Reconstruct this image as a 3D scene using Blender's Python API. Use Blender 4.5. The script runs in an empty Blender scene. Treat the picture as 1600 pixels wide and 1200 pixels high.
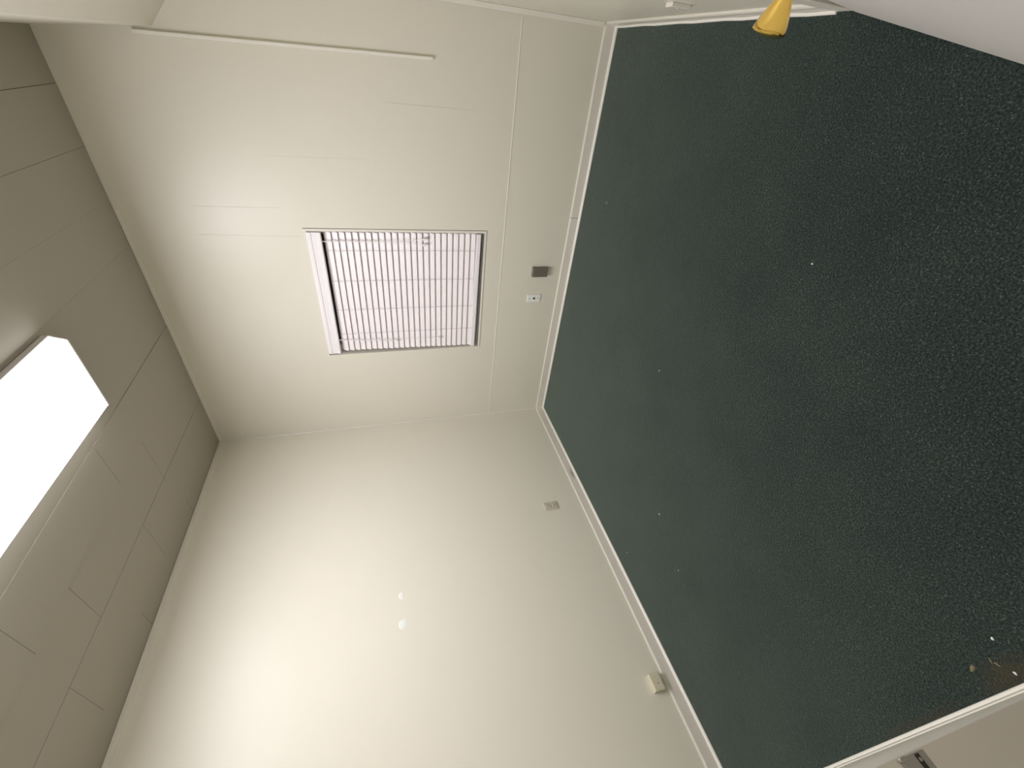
import bpy, bmesh, math, random
from mathutils import Vector, Matrix

S = 1.2                      # one drawing unit is 1.2 m; helpers below scale to metres
scn = bpy.context.scene
col = scn.collection
random.seed(7)

# ------------------------------------------------------------------ camera (the photo was taken with the phone turned sideways)
cam_d = bpy.data.cameras.new('camera')
cam = bpy.data.objects.new('camera', cam_d)
col.objects.link(cam)
cam_d.sensor_fit = 'HORIZONTAL'
cam_d.sensor_width = 36.0
cam_d.lens = 654.31 / 1600 * 36.0
cam_d.clip_start = 0.004
right = Vector((0.10147155582146661, -0.2655027896675405, -0.9587553348158877))
down = Vector((-0.7893400655654216, -0.6080651783801556, 0.0848469194177694))
fwd = Vector((-0.6055128274878634, 0.7481744499247908, -0.27127330909507075))
m = Matrix((right, -down, -fwd)).transposed().to_4x4()
m.translation = Vector((2.331, -2.521, 1.223)) * S
cam.matrix_world = m
scn.camera = cam

# ------------------------------------------------------------------ world, exposure (the room is lit by its own ceiling lamp)
world = bpy.data.worlds.new('night')
scn.world = world
world.use_nodes = True
world.node_tree.nodes['Background'].inputs[0].default_value = (0.55, 0.6, 0.7, 1)
world.node_tree.nodes['Background'].inputs[1].default_value = 0.02
scn.view_settings.view_transform = 'Standard'
scn.view_settings.look = 'None'
scn.view_settings.exposure = 0.0
scn.view_settings.gamma = 1.0
scn.view_settings.use_curve_mapping = False
LAMP = 34.0                  # radiance of the lit diffuser


# ------------------------------------------------------------------ helpers
class MB:
    """Collects shapes in drawing units, links them as ONE mesh object in metres."""

    def __init__(self):
        self.bm = bmesh.new()

    def poly(self, pts):
        return self.bm.faces.new([self.bm.verts.new(p) for p in pts])

    def box(self, x0, x1, y0, y1, z0, z1, bevel=0.0, seg=2):
        vs = [self.bm.verts.new((x, y, z)) for x in (x0, x1) for y in (y0, y1) for z in (z0, z1)]
        idx = [(0, 1, 3, 2), (4, 6, 7, 5), (0, 4, 5, 1), (2, 3, 7, 6), (0, 2, 6, 4), (1, 5, 7, 3)]
        fs = [self.bm.faces.new([vs[i] for i in f]) for f in idx]
        if bevel > 0:
            es = list({e for f in fs for e in f.edges})
            bmesh.ops.bevel(self.bm, geom=es, offset=bevel, segments=seg, affect='EDGES', profile=0.5)
        return vs

    def prism(self, prof, a, b, flip=False):
        """Profile points a(p) -> 3D at one end and b(p) at the other."""
        va = [self.bm.verts.new(a(p)) for p in prof]
        vb = [self.bm.verts.new(b(p)) for p in prof]
        n = len(prof)
        for i in range(n):
            j = (i + 1) % n
            self.bm.faces.new((va[i], va[j], vb[j], vb[i]))
        self.bm.faces.new(va[::-1])
        self.bm.faces.new(vb)

    def tube(self, pts, r, n=8):
        rings = []
        for i, p in enumerate(pts):
            p = Vector(p)
            d = (Vector(pts[min(i + 1, len(pts) - 1)]) - Vector(pts[max(i - 1, 0)])).normalized()
            a = d.orthogonal().normalized()
            c = d.cross(a)
            rr = r[i] if isinstance(r, (list, tuple)) else r
            rings.append([self.bm.verts.new(p + rr * (math.cos(t) * a + math.sin(t) * c))
                          for t in [2 * math.pi * k / n for k in range(n)]])
        for A, B in zip(rings, rings[1:]):
            for k in range(n):
                self.bm.faces.new((A[k], A[(k + 1) % n], B[(k + 1) % n], B[k]))
        self.bm.faces.new(rings[0][::-1])
        self.bm.faces.new(rings[-1])

    def lathe(self, o, axis, prof, n=40):
        """prof: (distance along axis, radius)."""
        o, d = Vector(o), Vector(axis).normalized()
        a = d.orthogonal().normalized()
        c = d.cross(a)
        rings = [[self.bm.verts.new(o + d * h + max(r, 1e-5) * (math.cos(t) * a + math.sin(t) * c))
                  for t in [2 * math.pi * k / n for k in range(n)]] for h, r in prof]
        for A, B in zip(rings, rings[1:]):
            for k in range(n):
                self.bm.faces.new((A[k], A[(k + 1) % n], B[(k + 1) % n], B[k]))
        self.bm.faces.new(rings[0][::-1])
        self.bm.faces.new(rings[-1])

    def build(self, name, mat, parent=None, smooth=False, origin=None):
        bmesh.ops.recalc_face_normals(self.bm, faces=self.bm.faces[:])
        o0 = Vector(origin) if origin is not None else Vector((0, 0, 0))
        if parent is not None and origin is None:
            o0 = parent.matrix_basis.translation / S if parent.type == 'EMPTY' else Vector(parent.get('_o', (0, 0, 0)))
        for v in self.bm.verts:
            v.co = (v.co - o0) * S
        me = bpy.data.meshes.new(name)
        self.bm.to_mesh(me)
        self.bm.free()
        ob = bpy.data.objects.new(name, me)
        col.objects.link(ob)
        me.materials.append(mat)
        if smooth:
            for p in me.polygons:
                p.use_smooth = True
            if hasattr(me, 'set_sharp_from_angle'):
                me.set_sharp_from_angle(angle=math.radians(35))
        if parent is not None:
            ob.parent = parent
            if parent.type == 'EMPTY':
                if origin is not None:
                    ob.location = o0 * S - parent.matrix_basis.translation
            else:
                ob.location = (o0 - Vector(ORG.get(parent.name, (0, 0, 0)))) * S
        else:
            ob.location = o0 * S
        ORG[ob.name] = tuple(o0)
        return ob


ORG = {}


def empty(name, loc):
    o = bpy.data.objects.new(name, None)
    o.empty_display_size = 0.05
    o.location = Vector(loc) * S
    col.objects.link(o)
    ORG[o.name] = tuple(loc)
    return o


def tag(o, label, cat, group=None, kind=None):
    o['label'] = label
    o['category'] = cat
    if group:
        o['group'] = group
    if kind:
        o['kind'] = kind
    return o


def struct(o, label, cat):
    return tag(o, label, cat, kind='structure')


# ------------------------------------------------------------------ materials
def mat(name, color, rough=0.5, metal=0.0, bump=0.0, scale=60.0, spec=0.5, vary=0.0, emit=None, transmission=0.0):
    m_ = bpy.data.materials.new(name)
    m_.use_nodes = True
    nt = m_.node_tree
    b = nt.nodes['Principled BSDF']
    b.inputs['Base Color'].default_value = (*color, 1)
    b.inputs['Roughness'].default_value = rough
    b.inputs['Metallic'].default_value = metal
    b.inputs['Specular IOR Level'].default_value = spec
    b.inputs['Transmission Weight'].default_value = transmission
    if emit:
        b.inputs['Emission Color'].default_value = (*emit[0], 1)
        b.inputs['Emission Strength'].default_value = emit[1]
    if bump or vary:
        tc = nt.nodes.new('ShaderNodeTexCoord')
        n = nt.nodes.new('ShaderNodeTexNoise')
        n.inputs['Scale'].default_value = scale
        n.inputs['Detail'].default_value = 4
        nt.links.new(tc.outputs['Object'], n.inputs['Vector'])
        if bump:
            bp = nt.nodes.new('ShaderNodeBump')
            bp.inputs['Strength'].default_value = bump
            bp.inputs['Distance'].default_value = 0.002
            nt.links.new(n.outputs['Fac'], bp.inputs['Height'])
            nt.links.new(bp.outputs['Normal'], b.inputs['Normal'])
        if vary:
            n2 = nt.nodes.new('ShaderNodeTexNoise')
            n2.inputs['Scale'].default_value = 2.2
            n2.inputs['Detail'].default_value = 3
            nt.links.new(tc.outputs['Object'], n2.inputs['Vector'])
            mx = nt.nodes.new('ShaderNodeMix')
            mx.data_type = 'RGBA'
            mx.inputs['A'].default_value = (*[c * (1 - vary) for c in color], 1)
            mx.inputs['B'].default_value = (*[min(1, c * (1 + vary)) for c in color], 1)
            nt.links.new(n2.outputs['Fac'], mx.inputs['Factor'])
            nt.links.new(mx.outputs['Result'], b.inputs['Base Color'])
    return m_


def add_stain(m_, center, radius, color, amount, coord='Object', squash=(1, 1, 1)):
    """A blotch of dirt with its own outline, on top of whatever feeds the base colour."""
    nt = m_.node_tree
    b = nt.nodes['Principled BSDF']
    N, L = nt.nodes.new, nt.links.new
    tc = N('ShaderNodeTexCoord')
    mp = N('ShaderNodeMapping')
    mp.vector_type = 'TEXTURE'
    mp.inputs['Location'].default_value = [c * S for c in center]
    mp.inputs['Scale'].default_value = [radius * S * s for s in squash]
    L(tc.outputs[coord], mp.inputs['Vector'])
    nz = N('ShaderNodeTexNoise')
    nz.inputs['Scale'].default_value = 2.5
    nz.inputs['Detail'].default_value = 4
    L(mp.outputs['Vector'], nz.inputs['Vector'])
    ln = N('ShaderNodeVectorMath')
    ln.operation = 'LENGTH'
    L(mp.outputs['Vector'], ln.inputs[0])
    ad = N('ShaderNodeMath')
    ad.operation = 'ADD'
    L(ln.outputs['Value'], ad.inputs[0])
    L(nz.outputs['Fac'], ad.inputs[1])
    mr = N('ShaderNodeMapRange')
    mr.interpolation_type = 'SMOOTHSTEP'
    mr.inputs['From Min'].default_value = 0.6
    mr.inputs['From Max'].default_value = 1.5
    mr.inputs['To Min'].default_value = amount
    mr.inputs['To Max'].default_value = 0.0
    L(ad.outputs['Value'], mr.inputs['Value'])
    mx = N('ShaderNodeMix')
    mx.data_type = 'RGBA'
    src = b.inputs['Base Color']
    if src.is_linked:
        L(src.links[0].from_socket, mx.inputs['A'])
    else:
        mx.inputs['A'].default_value = src.default_value
    mx.inputs['B'].default_value = (*color, 1)
    L(mr.outputs['Result'], mx.inputs['Factor'])
    L(mx.outputs['Result'], src)


PAINT = (0.79, 0.755, 0.635)
paint = mat('cream wall paint', (0.755, 0.722, 0.607), rough=0.42, bump=0.12, scale=90, vary=0.015)
paint_left = mat('cream satin wall paint', PAINT, rough=0.40, bump=0.10, scale=70, vary=0.015)
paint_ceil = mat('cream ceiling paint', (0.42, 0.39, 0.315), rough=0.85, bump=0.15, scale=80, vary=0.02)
trim_paint = mat('cream trim paint', (0.79, 0.75, 0.655), rough=0.32, bump=0.05, scale=40)
caulk = mat('pale caulk', (0.86, 0.83, 0.74), rough=0.4)
door_paint = mat('greyish white door paint', (0.80, 0.76, 0.71), rough=0.35, bump=0.05, scale=30)
white_plastic = mat('white plastic', (0.90, 0.865, 0.865), rough=0.35)
slat_mat = mat('white blind slat', (0.92, 0.865, 0.855), rough=0.38, bump=0.05, scale=25)
cord_mat = mat('white cord', (0.80, 0.77, 0.76), rough=0.8)
ladder_mat = mat('grey ladder string', (0.55, 0.51, 0.52), rough=0.8)
plate_white = mat('white cover plate', (0.85, 0.87, 0.80), rough=0.35)
plate_beige = mat('beige cover plate', (0.60, 0.555, 0.45), rough=0.4)
box_almond = mat('almond plastic', (0.70, 0.65, 0.48), rough=0.4)
grey_metal = mat('brown grey metal', (0.20, 0.185, 0.14), rough=0.45, bump=0.1, scale=50)
dark_slot = mat('dark recess', (0.035, 0.032, 0.026), rough=0.7)
steel = mat('worn steel', (0.55, 0.53, 0.48), rough=0.35, metal=0.8)
brass = mat('polished brass', (0.84, 0.58, 0.14), rough=0.07, metal=1.0)
lamp_metal = mat('white enamel', (0.70, 0.67, 0.66), rough=0.4)
lamp_lens = mat('lit acrylic lens', (0.9, 0.9, 0.9), rough=0.4, emit=((0.97, 0.955, 1.03), LAMP))
lamp_side = mat('lit ribbed lens side', (0.9, 0.9, 0.9), rough=0.4, emit=((0.97, 0.955, 1.03), LAMP * 0.15))
patch_mat = mat('pale filler', (0.90, 0.87, 0.81), rough=0.5, bump=0.2, scale=120)
patch_mat2 = mat('greenish white filler', (0.85, 0.87, 0.81), rough=0.5, bump=0.2, scale=120)
lint = mat('pale lint', (0.88, 0.88, 0.84), rough=0.9)
fray = mat('tan carpet backing', (0.20, 0.18, 0.10), rough=0.95)
glass = mat('window glass', (0.9, 0.95, 0.95), rough=0.02, transmission=1.0)
night = mat('dark outside', (0.01, 0.01, 0.012), rough=0.9)


def carpet_material():
    m_ = bpy.data.materials.new('dark green loop carpet')
    m_.use_nodes = True
    nt = m_.node_tree
    N, L = nt.nodes.new, nt.links.new
    b = nt.nodes['Principled BSDF']
    b.inputs['Roughness'].default_value = 0.95
    b.inputs['Specular IOR Level'].default_value = 0.12
    b.inputs['Sheen Weight'].default_value = 0.82
    b.inputs['Sheen Roughness'].default_value = 0.38
    b.inputs['Sheen Tint'].default_value = (0.82, 1.0, 0.88, 1)
    tc = N('ShaderNodeTexCoord')
    v = N('ShaderNodeTexVoronoi')
    v.inputs['Scale'].default_value = 240
    L(tc.outputs['Object'], v.inputs['Vector'])
    n1 = N('ShaderNodeTexNoise')
    n1.inputs['Scale'].default_value = 170
    n1.inputs['Detail'].default_value = 5
    n1.inputs['Roughness'].default_value = 0.7
    L(tc.outputs['Object'], n1.inputs['Vector'])
    n2 = N('ShaderNodeTexNoise')
    n2.inputs['Scale'].default_value = 3.0
    n2.inputs['Detail'].default_value = 4
    L(tc.outputs['Object'], n2.inputs['Vector'])
    r = N('ShaderNodeValToRGB')
    e = r.color_ramp.elements
    e[0].position = 0.36
    e[0].color = (0.007, 0.012, 0.010, 1)
    e[1].position = 0.66
    e[1].color = (0.060, 0.083, 0.073, 1)
    x = r.color_ramp.elements.new(0.5)
    x.color = (0.021, 0.032, 0.027, 1)
    L(n1.outputs['Fac'], r.inputs['Fac'])
    # single pale fibres
    fl = N('ShaderNodeMapRange')
    fl.inputs['From Min'].default_value = 0.86
    fl.inputs['From Max'].default_value = 0.995
    wn = N('ShaderNodeTexVoronoi')
    wn.inputs['Scale'].default_value = 210
    L(tc.outputs['Object'], wn.inputs['Vector'])
    sp = N('ShaderNodeSeparateColor')
    L(wn.outputs['Color'], sp.inputs['Color'])
    L(sp.outputs['Red'], fl.inputs['Value'])
    near = N('ShaderNodeMapRange')
    near.inputs['From Min'].default_value = 0.45
    near.inputs['From Max'].default_value = 0.25
    L(wn.outputs['Distance'], near.inputs['Value'])
    mu = N('ShaderNodeMath')
    mu.operation = 'MULTIPLY'
    L(fl.outputs['Result'], mu.inputs[0])
    L(near.outputs['Result'], mu.inputs[1])
    m1 = N('ShaderNodeMix')
    m1.data_type = 'RGBA'
    m1.inputs['B'].default_value = (0.12, 0.15, 0.135, 1)
    L(mu.outputs['Value'], m1.inputs['Factor'])
    L(r.outputs['Color'], m1.inputs['A'])
    # worn lighter and darker areas
    m2 = N('ShaderNodeMix')
    m2.data_type = 'RGBA'
    m2.blend_type = 'MULTIPLY'
    m2.inputs['Factor'].default_value = 1.0
    rr = N('ShaderNodeValToRGB')
    rr.color_ramp.elements[0].position = 0.3
    rr.color_ramp.elements[0].color = (0.82, 0.84, 0.86, 1)
    rr.color_ramp.elements[1].position = 0.7
    rr.color_ramp.elements[1].color = (1.12, 1.1, 1.08, 1)
    L(n2.outputs['Fac'], rr.inputs['Fac'])
    L(m1.outputs['Result'], m2.inputs['A'])
    L(rr.outputs['Color'], m2.inputs['B'])
    L(m2.outputs['Result'], b.inputs['Base Color'])
    h = N('ShaderNodeMath')
    h.operation = 'SUBTRACT'
    L(n1.outputs['Fac'], h.inputs[0])
    L(v.outputs['Distance'], h.inputs[1])
    bp = N('ShaderNodeBump')
    bp.inputs['Strength'].default_value = 0.55
    bp.inputs['Distance'].default_value = 0.003
    L(h.outputs['Value'], bp.inputs['Height'])
    L(bp.outputs['Normal'], b.inputs['Normal'])
    return m_


carpet = carpet_material()
add_stain(carpet, (0.546, -1.875, 0), 0.11, (0.014, 0.022, 0.020), 0.7)
add_stain(carpet, (1.395, -2.512, 0), 0.10, (0.055, 0.043, 0.024), 0.75, squash=(1.0, 0.45, 1))
add_stain(carpet, (1.1, -2.525, 0), 0.26, (0.045, 0.036, 0.022), 0.5, squash=(1.0, 0.09, 1))

# ------------------------------------------------------------------ the shell
XC, YD, H = 2.537, -2.541, 2.44      # right wall, front wall, ceiling height
T = 0.12                             # wall thickness
WX0, WX1, WZ0, WZ1 = 0.672, 1.490, 0.612, 1.613          # window hole in the back wall
CY0, CY1, CZ = -1.364, -2.27, 1.76                       # door hole in the right wall
DX0, DX1, DZ = 1.775, 2.470, 1.76                        # doorway in the front wall

b = MB()
b.box(-T, XC + T + 0.6, YD - T - 0.1, T, -0.08, 0)
struct(b.build('floor', carpet), 'dark green speckled carpet covering the whole floor', 'floor')

b = MB()
b.box(0, WX0, 0, T, 0, H)
b.box(WX1, XC, 0, T, 0, H)
b.box(WX0, WX1, 0, T, 0, WZ0)
b.box(WX0, WX1, 0, T, WZ1, H)
bmesh.ops.remove_doubles(b.bm, verts=b.bm.verts[:], dist=1e-5)
struct(b.build('wall_back', paint), 'cream painted panel wall with the blind-covered window', 'wall')
b = MB()
b.box(-T, 0, YD - T, T, 0, H)
struct(b.build('wall_left', paint_left), 'plain cream wall with two pale filler spots', 'wall')
b = MB()
b.box(XC, XC + T, CY0, T, 0, H)
b.box(XC, XC + T, YD - T, CY1, 0, H)
b.box(XC, XC + T, CY1, CY0, CZ, H)
struct(b.build('wall_right', paint), 'cream wall seen at a grazing angle beside the brass-knobbed door', 'wall')
b = MB()
b.box(0, 1.7105, YD - T, YD, 0, H)
b.box(DX1, XC, YD - T, YD, 0, H)
b.box(1.7105, DX1, YD - T, YD, DZ + 0.054, H)
struct(b.build('wall_front', paint), 'cream wall with an open doorway right beside the camera', 'wall')

# ceiling: long tongue-and-groove planks with slightly uneven lips
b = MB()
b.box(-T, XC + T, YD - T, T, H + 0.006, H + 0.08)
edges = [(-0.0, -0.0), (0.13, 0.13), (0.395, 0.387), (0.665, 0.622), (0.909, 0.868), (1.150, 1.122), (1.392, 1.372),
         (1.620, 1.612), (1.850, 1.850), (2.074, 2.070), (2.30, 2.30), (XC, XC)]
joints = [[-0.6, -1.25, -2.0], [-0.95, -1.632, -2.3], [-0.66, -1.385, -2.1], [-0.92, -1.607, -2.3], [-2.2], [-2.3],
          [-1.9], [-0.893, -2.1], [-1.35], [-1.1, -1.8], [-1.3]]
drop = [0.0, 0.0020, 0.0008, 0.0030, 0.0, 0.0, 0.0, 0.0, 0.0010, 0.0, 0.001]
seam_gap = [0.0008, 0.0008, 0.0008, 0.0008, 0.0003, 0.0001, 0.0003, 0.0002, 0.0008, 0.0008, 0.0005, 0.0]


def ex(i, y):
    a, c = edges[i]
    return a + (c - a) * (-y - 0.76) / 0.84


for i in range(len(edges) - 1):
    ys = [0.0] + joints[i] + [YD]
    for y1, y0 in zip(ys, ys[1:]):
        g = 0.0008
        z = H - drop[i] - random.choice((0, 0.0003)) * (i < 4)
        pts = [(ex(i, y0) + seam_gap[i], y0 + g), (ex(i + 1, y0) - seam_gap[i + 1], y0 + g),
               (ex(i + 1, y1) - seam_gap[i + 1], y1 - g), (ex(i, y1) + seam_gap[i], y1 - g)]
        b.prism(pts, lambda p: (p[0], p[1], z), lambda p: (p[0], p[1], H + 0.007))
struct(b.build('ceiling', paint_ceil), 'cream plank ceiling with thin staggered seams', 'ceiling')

# boxed chase in the upper right corner: upright face, then a sloping underside
b = MB()
prof = [(2.262, H - 0.001), (2.302, 2.033), (XC, 1.829), (XC, H - 0.001)]
b.prism(prof, lambda p: (p[0], -0.0, p[1]), lambda p: (p[0], YD, p[1]))
struct(b.build('trim_1', paint), 'boxed-in soffit with a sloping underside above the door', 'soffit')

# ------------------------------------------------------------------ baseboards, each with a shoe moulding
BH, BT, QR = 0.066, 0.008, 0.011


def shoe(QR, n=5):
    return [(0, 0)] + [(QR * math.cos(t), QR * math.sin(t)) for t in [math.pi / 2 * k / n for k in range(n + 1)]]


def board(name, p0, p1, nrm, label, gap=None, wob=0.0, qr=QR, BT=BT):
    """p0, p1: the wall foot; nrm points into the room."""
    p0, p1, n = Vector(p0), Vector(p1), Vector(nrm)
    prof = [(0, 0), (BT, 0), (BT, BH - 0.006), (BT * 0.6, BH), (0, BH)]
    b = MB()
    runs = [(p0, p1)] if gap is None else [(p0, p0.lerp(p1, gap - 0.0006)), (p0.lerp(p1, gap + 0.0006), p1)]
    for a, c in runs:
        b.prism(prof, lambda q: a + n * q[0] + Vector((0, 0, q[1])), lambda q: c + n * q[0] + Vector((0, 0, q[1])))
    o = b.build(name, trim_paint)
    struct(o, label, 'baseboard')
    b = MB()
    k = 14
    sh = shoe(qr)
    for i in range(k):
        a, c = p0.lerp(p1, i / k), p0.lerp(p1, (i + 1) / k)
        wa = wob * math.sin(i * 2.1) if 0 < i < k else 0
        wc = wob * math.sin((i + 1) * 2.1) if i + 1 < k else 0
        b.prism(sh, lambda q: a + n * (q[0] + BT + wa * (q[0] > 0)) + Vector((0, 0, q[1])),
                lambda q: c + n * (q[0] + BT + wc * (q[0] > 0)) + Vector((0, 0, q[1])))
    b.build('shoe_moulding', caulk, o)
    return o


board('baseboard_back', (BT, 0, 0), (XC - BT, 0, 0), (0, -1, 0), 'cream baseboard along the foot of the window wall', gap=0.63)
bl = board('baseboard_left', (0, YD + BT, 0), (0, 0, 0), (1, 0, 0), 'cream baseboard along the foot of the wall with the filler spots')
board('baseboard_right', (XC, -1.309, 0), (XC, 0, 0), (-1, 0, 0), 'cream baseboard leading from the back corner to the brass-knobbed door', wob=0.0012, qr=0.0075)
board('baseboard_front', (BT, YD, 0), (1.708, YD, 0), (0, 1, 0), 'cream baseboard at the doorway beside the camera', qr=0.007, BT=0.004)
scuffed = mat('scuffed trim paint', (0.79, 0.75, 0.655), rough=0.32)
add_stain(scuffed, (0.0, -0.745, 0.028), 0.075, (0.30, 0.28, 0.25), 0.75, squash=(1, 1, 0.22))
bl.data.materials[0] = scuffed

# ------------------------------------------------------------------ thin trims
def strip(name, a, c, w, d, nrm, label, m_=trim_paint, cat='trim'):
    a, c, n = Vector(a), Vector(c), Vector(nrm)
    s = (c - a).normalized().cross(n).normalized()
    b = MB()
    prof = [(-w / 2, 0), (w / 2, 0), (w / 2, d * 0.75), (w / 2 - d * 0.2, d), (-w / 2 + d * 0.2, d), (-w / 2, d * 0.75)]
    b.prism(prof, lambda q: a + s * q[0] + n * q[1], lambda q: c + s * q[0] + n * q[1])
    return struct(b.build(name, m_), label, cat)


strip('trim_2', (0.0, 0, H - 0.010), (1.58, 0, H - 0.010), 0.018, 0.004, (0, -1, 0), 'narrow flat strip where window wall meets ceiling')
strip('trim_3', (0, YD, H - 0.0135), (0, -0.004, H - 0.0135), 0.025, 0.008, (1, 0, 0), 'narrow flat strip where the filler-spotted wall meets ceiling')
strip('trim_4', (0.002, -0.002, 0.07), (0.002, -0.002, H - 0.10), 0.006, 0.003, (0.7071, -0.7071, 0), 'thin corner bead between window wall and filler-spotted wall', caulk)
strip('trim_5', (XC - 0.009, -0.009, 0.07), (XC - 0.009, -0.009, 1.84), 0.026, 0.003, (-0.7071, -0.7071, 0), 'narrow corner moulding beside the right end of window wall')
strip('trim_6', (2.279, -0.0, 2.105), (2.309, -0.0, 0.914), 0.013, 0.013, (0, -1, 0), 'thin upright wooden batten standing on the window wall below the soffit', caulk)
strip('trim_7', (0.02, 0, 0.478), (2.50, 0, 0.492), 0.0045, 0.0022, (0, -1, 0), 'thin horizontal panel seam running below the window', caulk)
seams = [((1.607, 1.707), (1.606, 2.11), 'faint upright wall seam just above and right of the window'),
         ((1.459, 1.64), (1.464, 2.126), 'faint upright wall seam directly above the window corner'),
         ((2.117, 0.708), (2.115, 1.151), 'short faint upright wall seam between window and batten'),
         ((1.86, 1.25), (1.85, 1.72), 'barely visible upright wall seam midway between window and batten')]
for i, (p, q, lab) in enumerate(seams):
    strip('trim_%d' % (8 + i), (p[0], 0, p[1]), (q[0], 0, q[1]), 0.003, 0.0012 if i < 3 else 0.0006, (0, -1, 0), lab, paint)

# ------------------------------------------------------------------ window 1
win = empty('window_1', (1.08, 0, WZ0))
struct(win, 'small window in the cream wall, hidden behind a closed white blind', 'window')
b = MB()
fw, ft = 0.0145, 0.0035
b.box(WX1, WX1 + fw, -ft, 0.02, WZ0 - fw, WZ1 + fw, 0.0008)
b.box(WX0 - 0.002, WX1, -ft, 0.02, WZ0 - fw, WZ0, 0.0008)
b.box(WX0 - 0.002, WX0 + 0.001, -0.001, 0.02, WZ0, WZ1)
b.box(WX0, WX1, -0.001, 0.02, WZ1, WZ1 + 0.004)
b.build('casing', trim_paint, win)
b = MB()
b.box(WX1 + fw, WX1 + fw + 0.0022, -0.0008, 0.001, WZ0 - fw - 0.002, WZ1 + fw)
b.box(WX0, WX1 + fw, -0.0008, 0.001, WZ0 - fw - 0.0022, WZ0 - fw)
b.build('gap_line', dark_slot, win)
b = MB()
yA, yB = 0.075, 0.095
b.box(WX0, WX0 + 0.035, yA, yB, WZ0, WZ1)
b.box(WX1 - 0.035, WX1, yA, yB, WZ0, WZ1)
b.box(WX0 + 0.035, WX1 - 0.035, yA, yB, WZ0, WZ0 + 0.035)
b.box(WX0 + 0.035, WX1 - 0.035, yA, yB, WZ1 - 0.035, WZ1)
b.box(WX0 + 0.035, WX1 - 0.035, yA, yB, 1.09, 1.12)
b.build('sash', white_plastic, win)
b = MB()
b.box(WX0 + 0.035, WX1 - 0.035, 0.084, 0.087, WZ0 + 0.035, WZ1 - 0.035)
b.build('pane', glass, win)

# ------------------------------------------------------------------ venetian blind
bl = empty('venetian_blind', (1.08, 0.02, WZ0))
tag(bl, 'closed white slatted venetian blind filling the window', 'blind')
BX0, BX1 = 0.682, 1.4865
b = MB()
prof = [(0.012, 1.612), (-0.008, 1.612), (-0.0115, 1.606), (-0.0115, 1.592), (-0.0085, 1.588), (-0.0085, 1.563), (-0.0105, 1.560),
        (-0.0105, 1.553), (-0.0125, 1.550), (-0.0125, 1.542), (-0.009, 1.539), (0.012, 1.539)]
b.prism(prof, lambda q: (0.690, q[0], q[1]), lambda q: (BX1, q[0], q[1]))
b.build('valance', white_plastic, bl)
b = MB()
b.box(BX0 + 0.004, BX1 - 0.004, 0.014, 0.046, 1.565, 1.608, 0.002)
b.build('head_rail', white_plastic, bl)
SY = 0.0225
pitch = (1.492 - 0.662) / 23
tilt = math.radians(67)
W = 0.0405


def slat_mb(zc, dx, roll=0.0):
    b = MB()
    n = 6
    top, bot = [], []
    for k in range(n + 1):
        s = (k / n - 0.5) * W
        bow = 0.0022 * (1 - (2 * k / n - 1) ** 2)
        # s runs from the back upper edge to the front lower edge
        y = -s * math.cos(tilt) - bow * math.sin(tilt)
        z = -s * math.sin(tilt) + bow * math.cos(tilt)
        top.append((y, z))
        bot.append((y + 0.0016 * math.sin(tilt), z - 0.0016 * math.cos(tilt)))
    prof = top + bot[::-1]
    b.prism(prof, lambda q: (BX0 + dx[0], SY + q[0], zc + q[1] + roll), lambda q: (BX1 - 0.006 + dx[1], SY + q[0], zc + q[1]))
    return b


for k in range(24):
    zc = 1.492 + 0.5 * pitch - k * pitch
    fx = -0.012 * max(0, (k - 2)) / 21 + 0.010       # the free ends are not cut quite flush
    slat_mb(zc, (fx + random.uniform(-0.0015, 0.0015), random.uniform(-0.001, 0.001)), random.uniform(-0.0007, 0.0007)).build('slat', slat_mat, bl, smooth=True)
b = MB()
prof = [(-0.011, -0.0150), (0.011, -0.0150), (0.013, -0.012), (0.013, 0.010), (0.009, 0.0135), (-0.009, 0.0135), (-0.013, 0.010), (-0.013, -0.012)]
b.prism(prof, lambda q: (BX0 - 0.008, SY + q[0], 0.6500 + q[1]), lambda q: (BX1 - 0.006, SY + q[0], 0.6430 + q[1]))
b.build('bottom_rail', white_plastic, bl)
for x in (1.376, 1.190, 0.997, 0.823):
    pts = []
    b = MB()
    for k in range(25):
        z = 1.492 + pitch - k * pitch
        pts.append((x + random.uniform(-0.001, 0.001), SY - 0.0135 + (0.002 if k % 2 else 0), z))
    b.tube(pts, 0.0010, 5)
    b.build('ladder_string', ladder_mat, bl)


def tassel(x, z, m_=white_plastic):
    b = MB()
    b.lathe((x, SY - 0.024, z + 0.012), (0, 0, -1), [(0, 0.002), (0.003, 0.004), (0.010, 0.006), (0.022, 0.0085), (0.025, 0.008), (0.026, 0.002)], 14)
    return b


b = MB()
b.tube([(1.434, SY - 0.021, 1.540), (1.4345, SY - 0.023, 1.30), (1.441, SY - 0.024, 1.06), (1.450, SY - 0.024, 0.99)], 0.0014, 6)
b.tube([(1.432, SY - 0.021, 1.540), (1.431, SY - 0.023, 1.30), (1.425, SY - 0.024, 1.06), (1.416, SY - 0.024, 0.99)], 0.0014, 6)
lc = b.build('lift_cord', cord_mat, bl)
for x in (1.450, 1.416):
    tassel(x, 0.98).build('cord_tassel', white_plastic, lc, smooth=True, origin=None)
b = MB()
b.tube([(0.786, SY - 0.021, 1.540), (0.770, SY - 0.023, 1.35), (0.760, SY - 0.024, 1.20)], 0.0013, 6)
b.tube([(0.788, SY - 0.021, 1.540), (0.772, SY - 0.023, 1.20), (0.766, SY - 0.024, 0.92)], 0.0013, 6)
tcord = b.build('tilt_cord', cord_mat, bl)
for x, z in ((0.760, 1.186), (0.766, 0.900)):
    tassel(x, z).build('cord_tassel', white_plastic, tcord, smooth=True)

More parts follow.
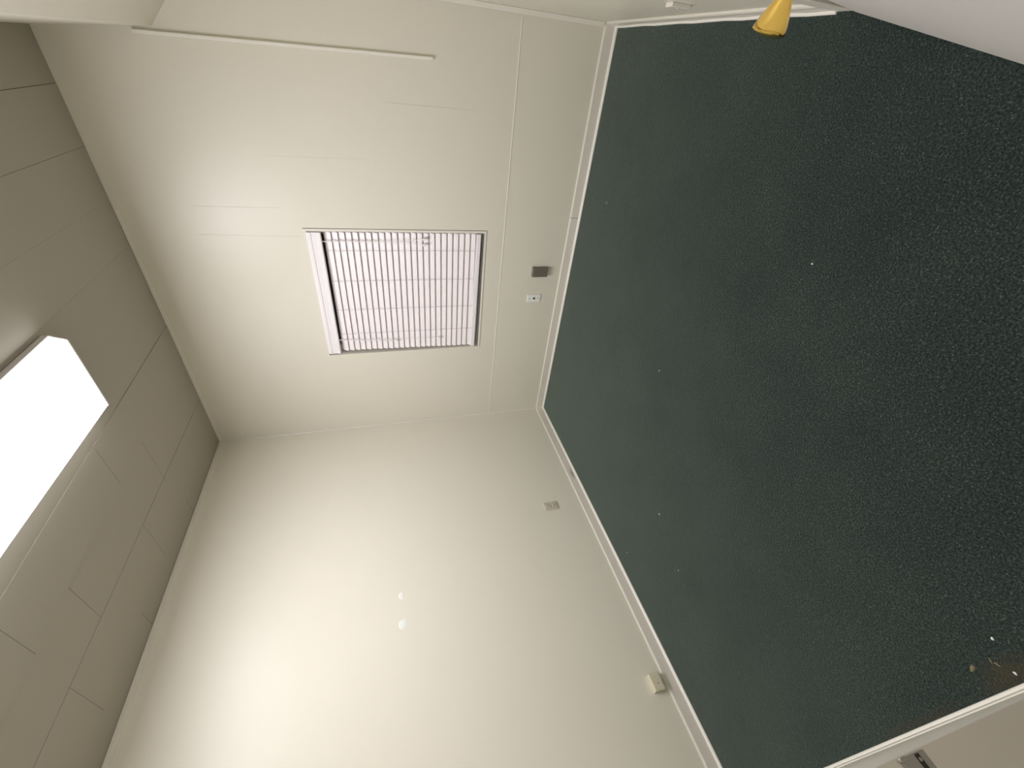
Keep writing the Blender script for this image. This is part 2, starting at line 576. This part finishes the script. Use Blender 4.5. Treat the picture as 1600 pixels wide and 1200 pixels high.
# ------------------------------------------------------------------ ceiling lamp
fx = empty('ceiling_light', (1.195, -1.44, H))
tag(fx, 'bright white fluorescent wraparound lamp on the ceiling', 'ceiling light')
LX0, LX1, LY0, LY1 = 1.014, 1.376, -2.060, -0.820
b = MB()
b.box(LX0, LX1, LY0, LY1, 2.414, 2.4365, 0.002)
b.build('housing', lamp_metal, fx)
b = MB()
prof = [(1.020, 2.4155), (1.024, 2.400), (1.035, 2.371), (1.039, 2.369), (1.351, 2.369), (1.355, 2.371), (1.366, 2.400), (1.370, 2.4155)]
cuts = [LY0 + 0.006, LY0 + 0.075, LY1 - 0.075, LY1 - 0.006]
for ya, yb in zip(cuts, cuts[1:]):
    b.prism(prof, lambda q: (q[0], ya, q[1]), lambda q: (q[0], yb, q[1]))
bmesh.ops.remove_doubles(b.bm, verts=b.bm.verts[:], dist=1e-5)
dif = b.build('diffuser', lamp_lens, fx)
dif.data.materials.append(lamp_side)          # the ribbed sides, and the ends past the tubes, glow less than the flat bottom
for p in dif.data.polygons:
    yc = p.center.y / S - 1.44
    if p.normal.z > -0.9 or not cuts[1] < yc < cuts[2]:
        p.material_index = 1
for y0, y1 in ((LY1 - 0.006, LY1), (LY0, LY0 + 0.006)):
    b = MB()
    pr = [(LX0 + 0.001, 2.414), (1.022, 2.399), (1.033, 2.369), (1.038, 2.3665), (1.352, 2.3665), (1.357, 2.369), (1.368, 2.399), (LX1 - 0.001, 2.414)]
    b.prism(pr, lambda q: (q[0], y0, q[1]), lambda q: (q[0], y1, q[1]))
    b.build('end_plate', lamp_metal, fx)

# ------------------------------------------------------------------ things on the walls
o = empty('jack_plate', (1.046, 0, 0.230))
tag(o, 'small white wall plate with one dark jack hole, low below the window', 'wall plate')
b = MB()
b.box(1.018, 1.074, -0.0065, 0, 0.183, 0.279, 0.0018)
b.build('cover_plate', plate_white, o)
b = MB()
b.lathe((1.046, -0.006, 0.230), (0, -1, 0), [(0, 0.0085), (0.002, 0.008), (0.002, 0.0055)], 18)
b.build('jack_hole', dark_slot, o)
for z in (0.200, 0.262):
    b = MB()
    b.lathe((1.046, -0.006, z), (0, -1, 0), [(0, 0.0042), (0.0012, 0.0036)], 12)
    b.build('screw', grey_metal, o)

o = empty('cable_box', (1.243, 0, 0.214))
tag(o, 'brown-grey ribbed metal box mounted low on the wall beside the white jack plate', 'junction box')
b = MB()
b.box(1.211, 1.275, -0.026, 0, 0.166, 0.274, 0.002)
bx = b.build('box_body', grey_metal, o)
b = MB()
for k in range(6):
    x = 1.2165 + k * 0.0103
    b.box(x, x + 0.0050, -0.0305, -0.0255, 0.168, 0.270, 0.0008)
b.build('ribbed_cover', grey_metal, o)

o = empty('outlet_plate', (0, -0.980, 0.276))
tag(o, 'dull beige outlet plate low on the wall with the filler spots', 'wall outlet')
b = MB()
b.box(0, 0.006, -1.011, -0.950, 0.229, 0.322, 0.0016)
b.build('cover_plate', plate_beige, o)
for z in (0.252, 0.296):
    b = MB()
    b.box(0.005, 0.009, -0.996, -0.966, z - 0.0155, z + 0.0155, 0.0025)
    s = b.build('socket', plate_beige, o)
    b = MB()
    b.box(0.0088, 0.0094, -0.988, -0.986, z - 0.002, z + 0.008)
    b.box(0.0088, 0.0094, -0.976, -0.974, z - 0.002, z + 0.008)
    b.build('slot', dark_slot, s)
b = MB()
b.lathe((0.0055, -0.981, 0.274), (1, 0, 0), [(0, 0.003), (0.001, 0.0025)], 12)
b.build('screw', steel, o)

o = empty('phone_jack_box', (0, -2.060, 0.12))
tag(o, 'small almond surface box sitting over the baseboard top edge', 'phone jack')
b = MB()
b.box(0, 0.032, -2.102, -2.026, 0.092, 0.146, 0.003)
b.build('box_body', box_almond, o)
b = MB()
b.lathe((0.0318, -2.072, 0.116), (1, 0, 0), [(0, 0.0028), (0.0006, 0.0025)], 12)
b.build('screw_hole', dark_slot, o)

o = empty('surface_box', (XC, -0.915, 0.24))
tag(o, 'small painted-over surface box on the wall between back corner and brass-knobbed door', 'wall box')
b = MB()
b.box(XC - 0.012, XC, -0.922, -0.882, 0.200, 0.268, 0.002)
b.build('box_body', trim_paint, o)
b = MB()
b.lathe((XC - 0.012, -0.902, 0.234), (-1, 0, 0), [(0, 0.003), (0.001, 0.0025)], 12)
b.build('screw', steel, o)


def blob(x, y, z, ry, rz, seed):
    rnd = random.Random(seed)
    b = MB()
    n = 22
    ph = [rnd.uniform(0, 6.28) for _ in range(3)]
    rad = [1 + 0.14 * math.sin(2 * t + ph[0]) + 0.08 * math.sin(3 * t + ph[1]) + 0.05 * math.sin(5 * t + ph[2]) for t in [6.2832 * k / n for k in range(n)]]
    rings = []
    for s, h in ((1.0, 0.0), (0.92, 0.0005), (0.5, 0.0009)):
        rings.append([b.bm.verts.new((x + h, y + ry * s * rad[k] * math.cos(6.2832 * k / n), z + rz * s * rad[k] * math.sin(6.2832 * k / n))) for k in range(n)])
    for A, B in zip(rings, rings[1:]):
        for k in range(n):
            b.bm.faces.new((A[k], A[(k + 1) % n], B[(k + 1) % n], B[k]))
    b.bm.faces.new(rings[-1])
    return b


tag(blob(0, -1.367, 1.280, 0.0175, 0.0165, 3).build('filler_spot', patch_mat, smooth=True, origin=(0, -1.367, 1.28)),
    'round cream-white filler spot on the wall, the one nearer the corner', 'wall patch', 'filler spots on the left wall')
tag(blob(0, -1.513, 1.281, 0.026, 0.020, 5).build('filler_spot', patch_mat2, smooth=True, origin=(0, -1.513, 1.281)),
    'smeared greenish-white filler spot on the wall, farther from the corner', 'wall patch', 'filler spots on the left wall')

# ------------------------------------------------------------------ door 1: ajar in the right wall, hinged at its far edge
P0 = Vector((2.523, -1.372, 0.004))
th = math.atan2(2.523 - 2.429, 1.801 - 1.372)
lean = math.radians(5.5)
ax_t = Vector((-math.sin(th), -math.cos(th), 0))
n_out = Vector((math.cos(th), -math.sin(th), 0))
ax_u = (Vector((0, 0, 1)) * math.cos(lean) + n_out * math.sin(lean)).normalized()
ax_n = ax_t.cross(ax_u).normalized()
if ax_n.dot(n_out) > 0:
    ax_n = -ax_n                                    # points into the room


def dp(a, u, n=0.0):
    return P0 + ax_t * a + ax_u * u + ax_n * n


DW, DH = 0.84, 1.70
door = empty('door_1', P0)
struct(door, 'flat greyish-white door standing ajar, with a brass knob', 'door')
b = MB()
prof = [(0, 0), (DW, 0), (DW, DH), (0, DH)]
b.prism(prof, lambda q: dp(q[0], q[1], 0), lambda q: dp(q[0], q[1], -0.030))
bmesh.ops.bevel(b.bm, geom=b.bm.edges[:], offset=0.0015, segments=2, affect='EDGES', profile=0.5)
b.build('door_leaf', door_paint, door)
kb = Vector((2.435, -1.937, 0.72))
kd = (ax_n * 0.75 + Vector((-1, 0, 0)) * 0.25).normalized()
gap = (kb - P0).dot(ax_n)
base = kb - ax_n * gap
b = MB()
b.lathe(base, ax_n, [(0, 0.028), (0.004, 0.028), (0.007, 0.024), (0.010, 0.013), (gap + 0.004, 0.0105)], 40)
rose = b.build('knob_rose', brass, door, smooth=True)
b = MB()
b.lathe(kb - kd * 0.004, kd, [(0, 0.0090), (0.0104, 0.0095), (0.014, 0.0102), (0.018, 0.0125), (0.024, 0.0148), (0.030, 0.0172), (0.036, 0.0193),
                              (0.0415, 0.0206), (0.0445, 0.0206), (0.046, 0.0190), (0.047, 0.0165), (0.0485, 0.012), (0.0495, 0.006)], 48)
knob = b.build('door_knob', brass, door, smooth=True)
for hz in (0.16, 0.85, 1.54):
    b = MB()
    b.tube([dp(-0.003, hz - 0.037, -0.033), dp(-0.003, hz + 0.037, -0.033)], 0.004, 10)
    b.build('hinge', brass, door)
b = MB()
b.box(XC - 0.010, XC, -1.362, -1.305, 0, CZ + 0.055, 0.0015)
b.box(XC - 0.010, XC, CY1 - 0.055, CY1, 0, CZ + 0.055, 0.0015)
b.box(XC - 0.010, XC, CY1, -1.362, CZ, CZ + 0.055, 0.0015)
struct(b.build('trim_12', trim_paint), 'flat cream casing around the brass-knobbed door', 'door casing')

# ------------------------------------------------------------------ doorway beside the camera, in the front wall
b = MB()
yf = YD + 0.003
b.box(1.710, DX0, YD - T, yf, 0, DZ + 0.055, 0.0014, 3)
b.box(DX1, DX1 + 0.05, YD, yf, 0, DZ + 0.055, 0.0012)
b.box(DX0, DX1, YD - T, yf, DZ, DZ + 0.055, 0.0012)
dc = struct(b.build('trim_13', trim_paint), 'cream casing and jamb of the doorway beside the camera', 'door casing')

o = empty('strike_plate', (DX0, -2.550, 0.715))
tag(o, 'small worn metal strike plate with a dark slot, on the jamb of the doorway', 'strike plate')
b = MB()
b.box(DX0, DX0 + 0.0022, -2.585, -2.5405, 0.6955, 0.7315, 0.0006)
b.box(DX0 - 0.001, DX0 + 0.0055, -2.5425, -2.5395, 0.725, 0.7335, 0.0006)
b.build('plate', steel, o)
b = MB()
b.box(DX0 + 0.002, DX0 + 0.0026, -2.580, -2.5415, 0.7045, 0.7105)
b.build('latch_slot', dark_slot, o)
b = MB()
b.lathe((DX0 + 0.0022, -2.5465, 0.7075), (1, 0, 0), [(0, 0.0022), (0.0012, 0.0016)], 12)
b.build('screw', steel, o)

door2 = empty('door_2', (DX0, YD - T - 0.03, 0))
struct(door2, 'plain closed door at the far side of the doorway beside the camera', 'door')
b = MB()
b.box(DX0 - 0.008, DX1, YD - T - 0.03, YD - T, 0.004, DZ)
b.build('door_leaf', door_paint, door2)

# dark ground outside window and behind the ajar door, so no gap shows bare sky
b = MB()
b.box(WX0 - 0.3, WX1 + 0.3, 0.55, 0.57, 0.0, H)
struct(b.build('wall_outside', night), 'unlit dark outdoors glimpsed below the blind', 'outside wall')

# ------------------------------------------------------------------ bits on the carpet
def scrap(name, x, y, r, m_, seed, label, group, cat, long=1.0, rot=0.0):
    rnd = random.Random(seed)
    b = MB()
    n = 9
    lo, hi = [], []
    for k in range(n):
        t = 6.2832 * k / n
        rr = r * rnd.uniform(0.7, 1.15)
        px, py = rr * long * math.cos(t), rr * math.sin(t)
        px, py = px * math.cos(rot) - py * math.sin(rot), px * math.sin(rot) + py * math.cos(rot)
        lo.append(b.bm.verts.new((x + px, y + py, 0.0003)))
        hi.append(b.bm.verts.new((x + px * 0.75, y + py * 0.75, r * rnd.uniform(0.5, 0.9))))
    top = b.bm.verts.new((x, y, r * 1.0))
    for k in range(n):
        j = (k + 1) % n
        b.bm.faces.new((lo[k], lo[j], hi[j], hi[k]))
        b.bm.faces.new((hi[k], hi[j], top))
    b.bm.faces.new(lo[::-1])
    return tag(b.build(name, m_, smooth=True, origin=(x, y, 0)), label, cat, group)


G1 = 'pale lint specks on the carpet'
scrap('lint_speck', 1.769, -0.305, 0.0030, lint, 1, 'tiny pale lint speck on carpet near the window wall baseboard', G1, 'lint')
scrap('lint_speck', 1.241, -1.172, 0.0026, lint, 2, 'tiny pale lint speck alone near the middle of the carpet', G1, 'lint')
scrap('lint_speck', 0.619, -1.542, 0.0028, lint, 3, 'tiny pale lint speck on carpet, out from the beige outlet', G1, 'lint', 1.6, 0.4)
scrap('lint_speck', 0.146, -1.470, 0.0030, lint, 4, 'tiny pale lint speck closest to the baseboard under the filler spots', G1, 'lint')
scrap('lint_speck', 0.507, -1.781, 0.0026, lint, 5, 'tiny pale lint speck beside the dark carpet stain', G1, 'lint')
scrap('lint_speck', 1.950, -1.610, 0.0030, lint, 6, 'tiny pale lint speck on open carpet toward the brass-knobbed door', G1, 'lint')
scrap('lint_speck', 1.433, -2.453, 0.0032, lint, 7, 'white lint speck near the frayed carpet patch by the doorway', G1, 'lint', 1.4, 1.0)
G2 = 'tan frayed carpet tufts by the doorway'
scrap('frayed_tuft', 1.337, -2.480, 0.0050, fray, 11, 'broad tan frayed tuft, farthest of its row from the baseboard beside the camera', G2, 'carpet tuft', 2.0, 0.5)
scrap('frayed_tuft', 1.388, -2.481, 0.0026, fray, 12, 'hooked tan frayed tuft in the middle of the row', G2, 'carpet tuft', 2.2, 1.2)
scrap('frayed_tuft', 1.393, -2.490, 0.0026, fray, 13, 'thin tan frayed tuft just below the hooked one', G2, 'carpet tuft', 2.6, 1.9)
scrap('frayed_tuft', 1.409, -2.513, 0.0026, lint, 14, 'pale frayed tuft close against the baseboard beside the camera', G2, 'carpet tuft', 1.8, 1.6)
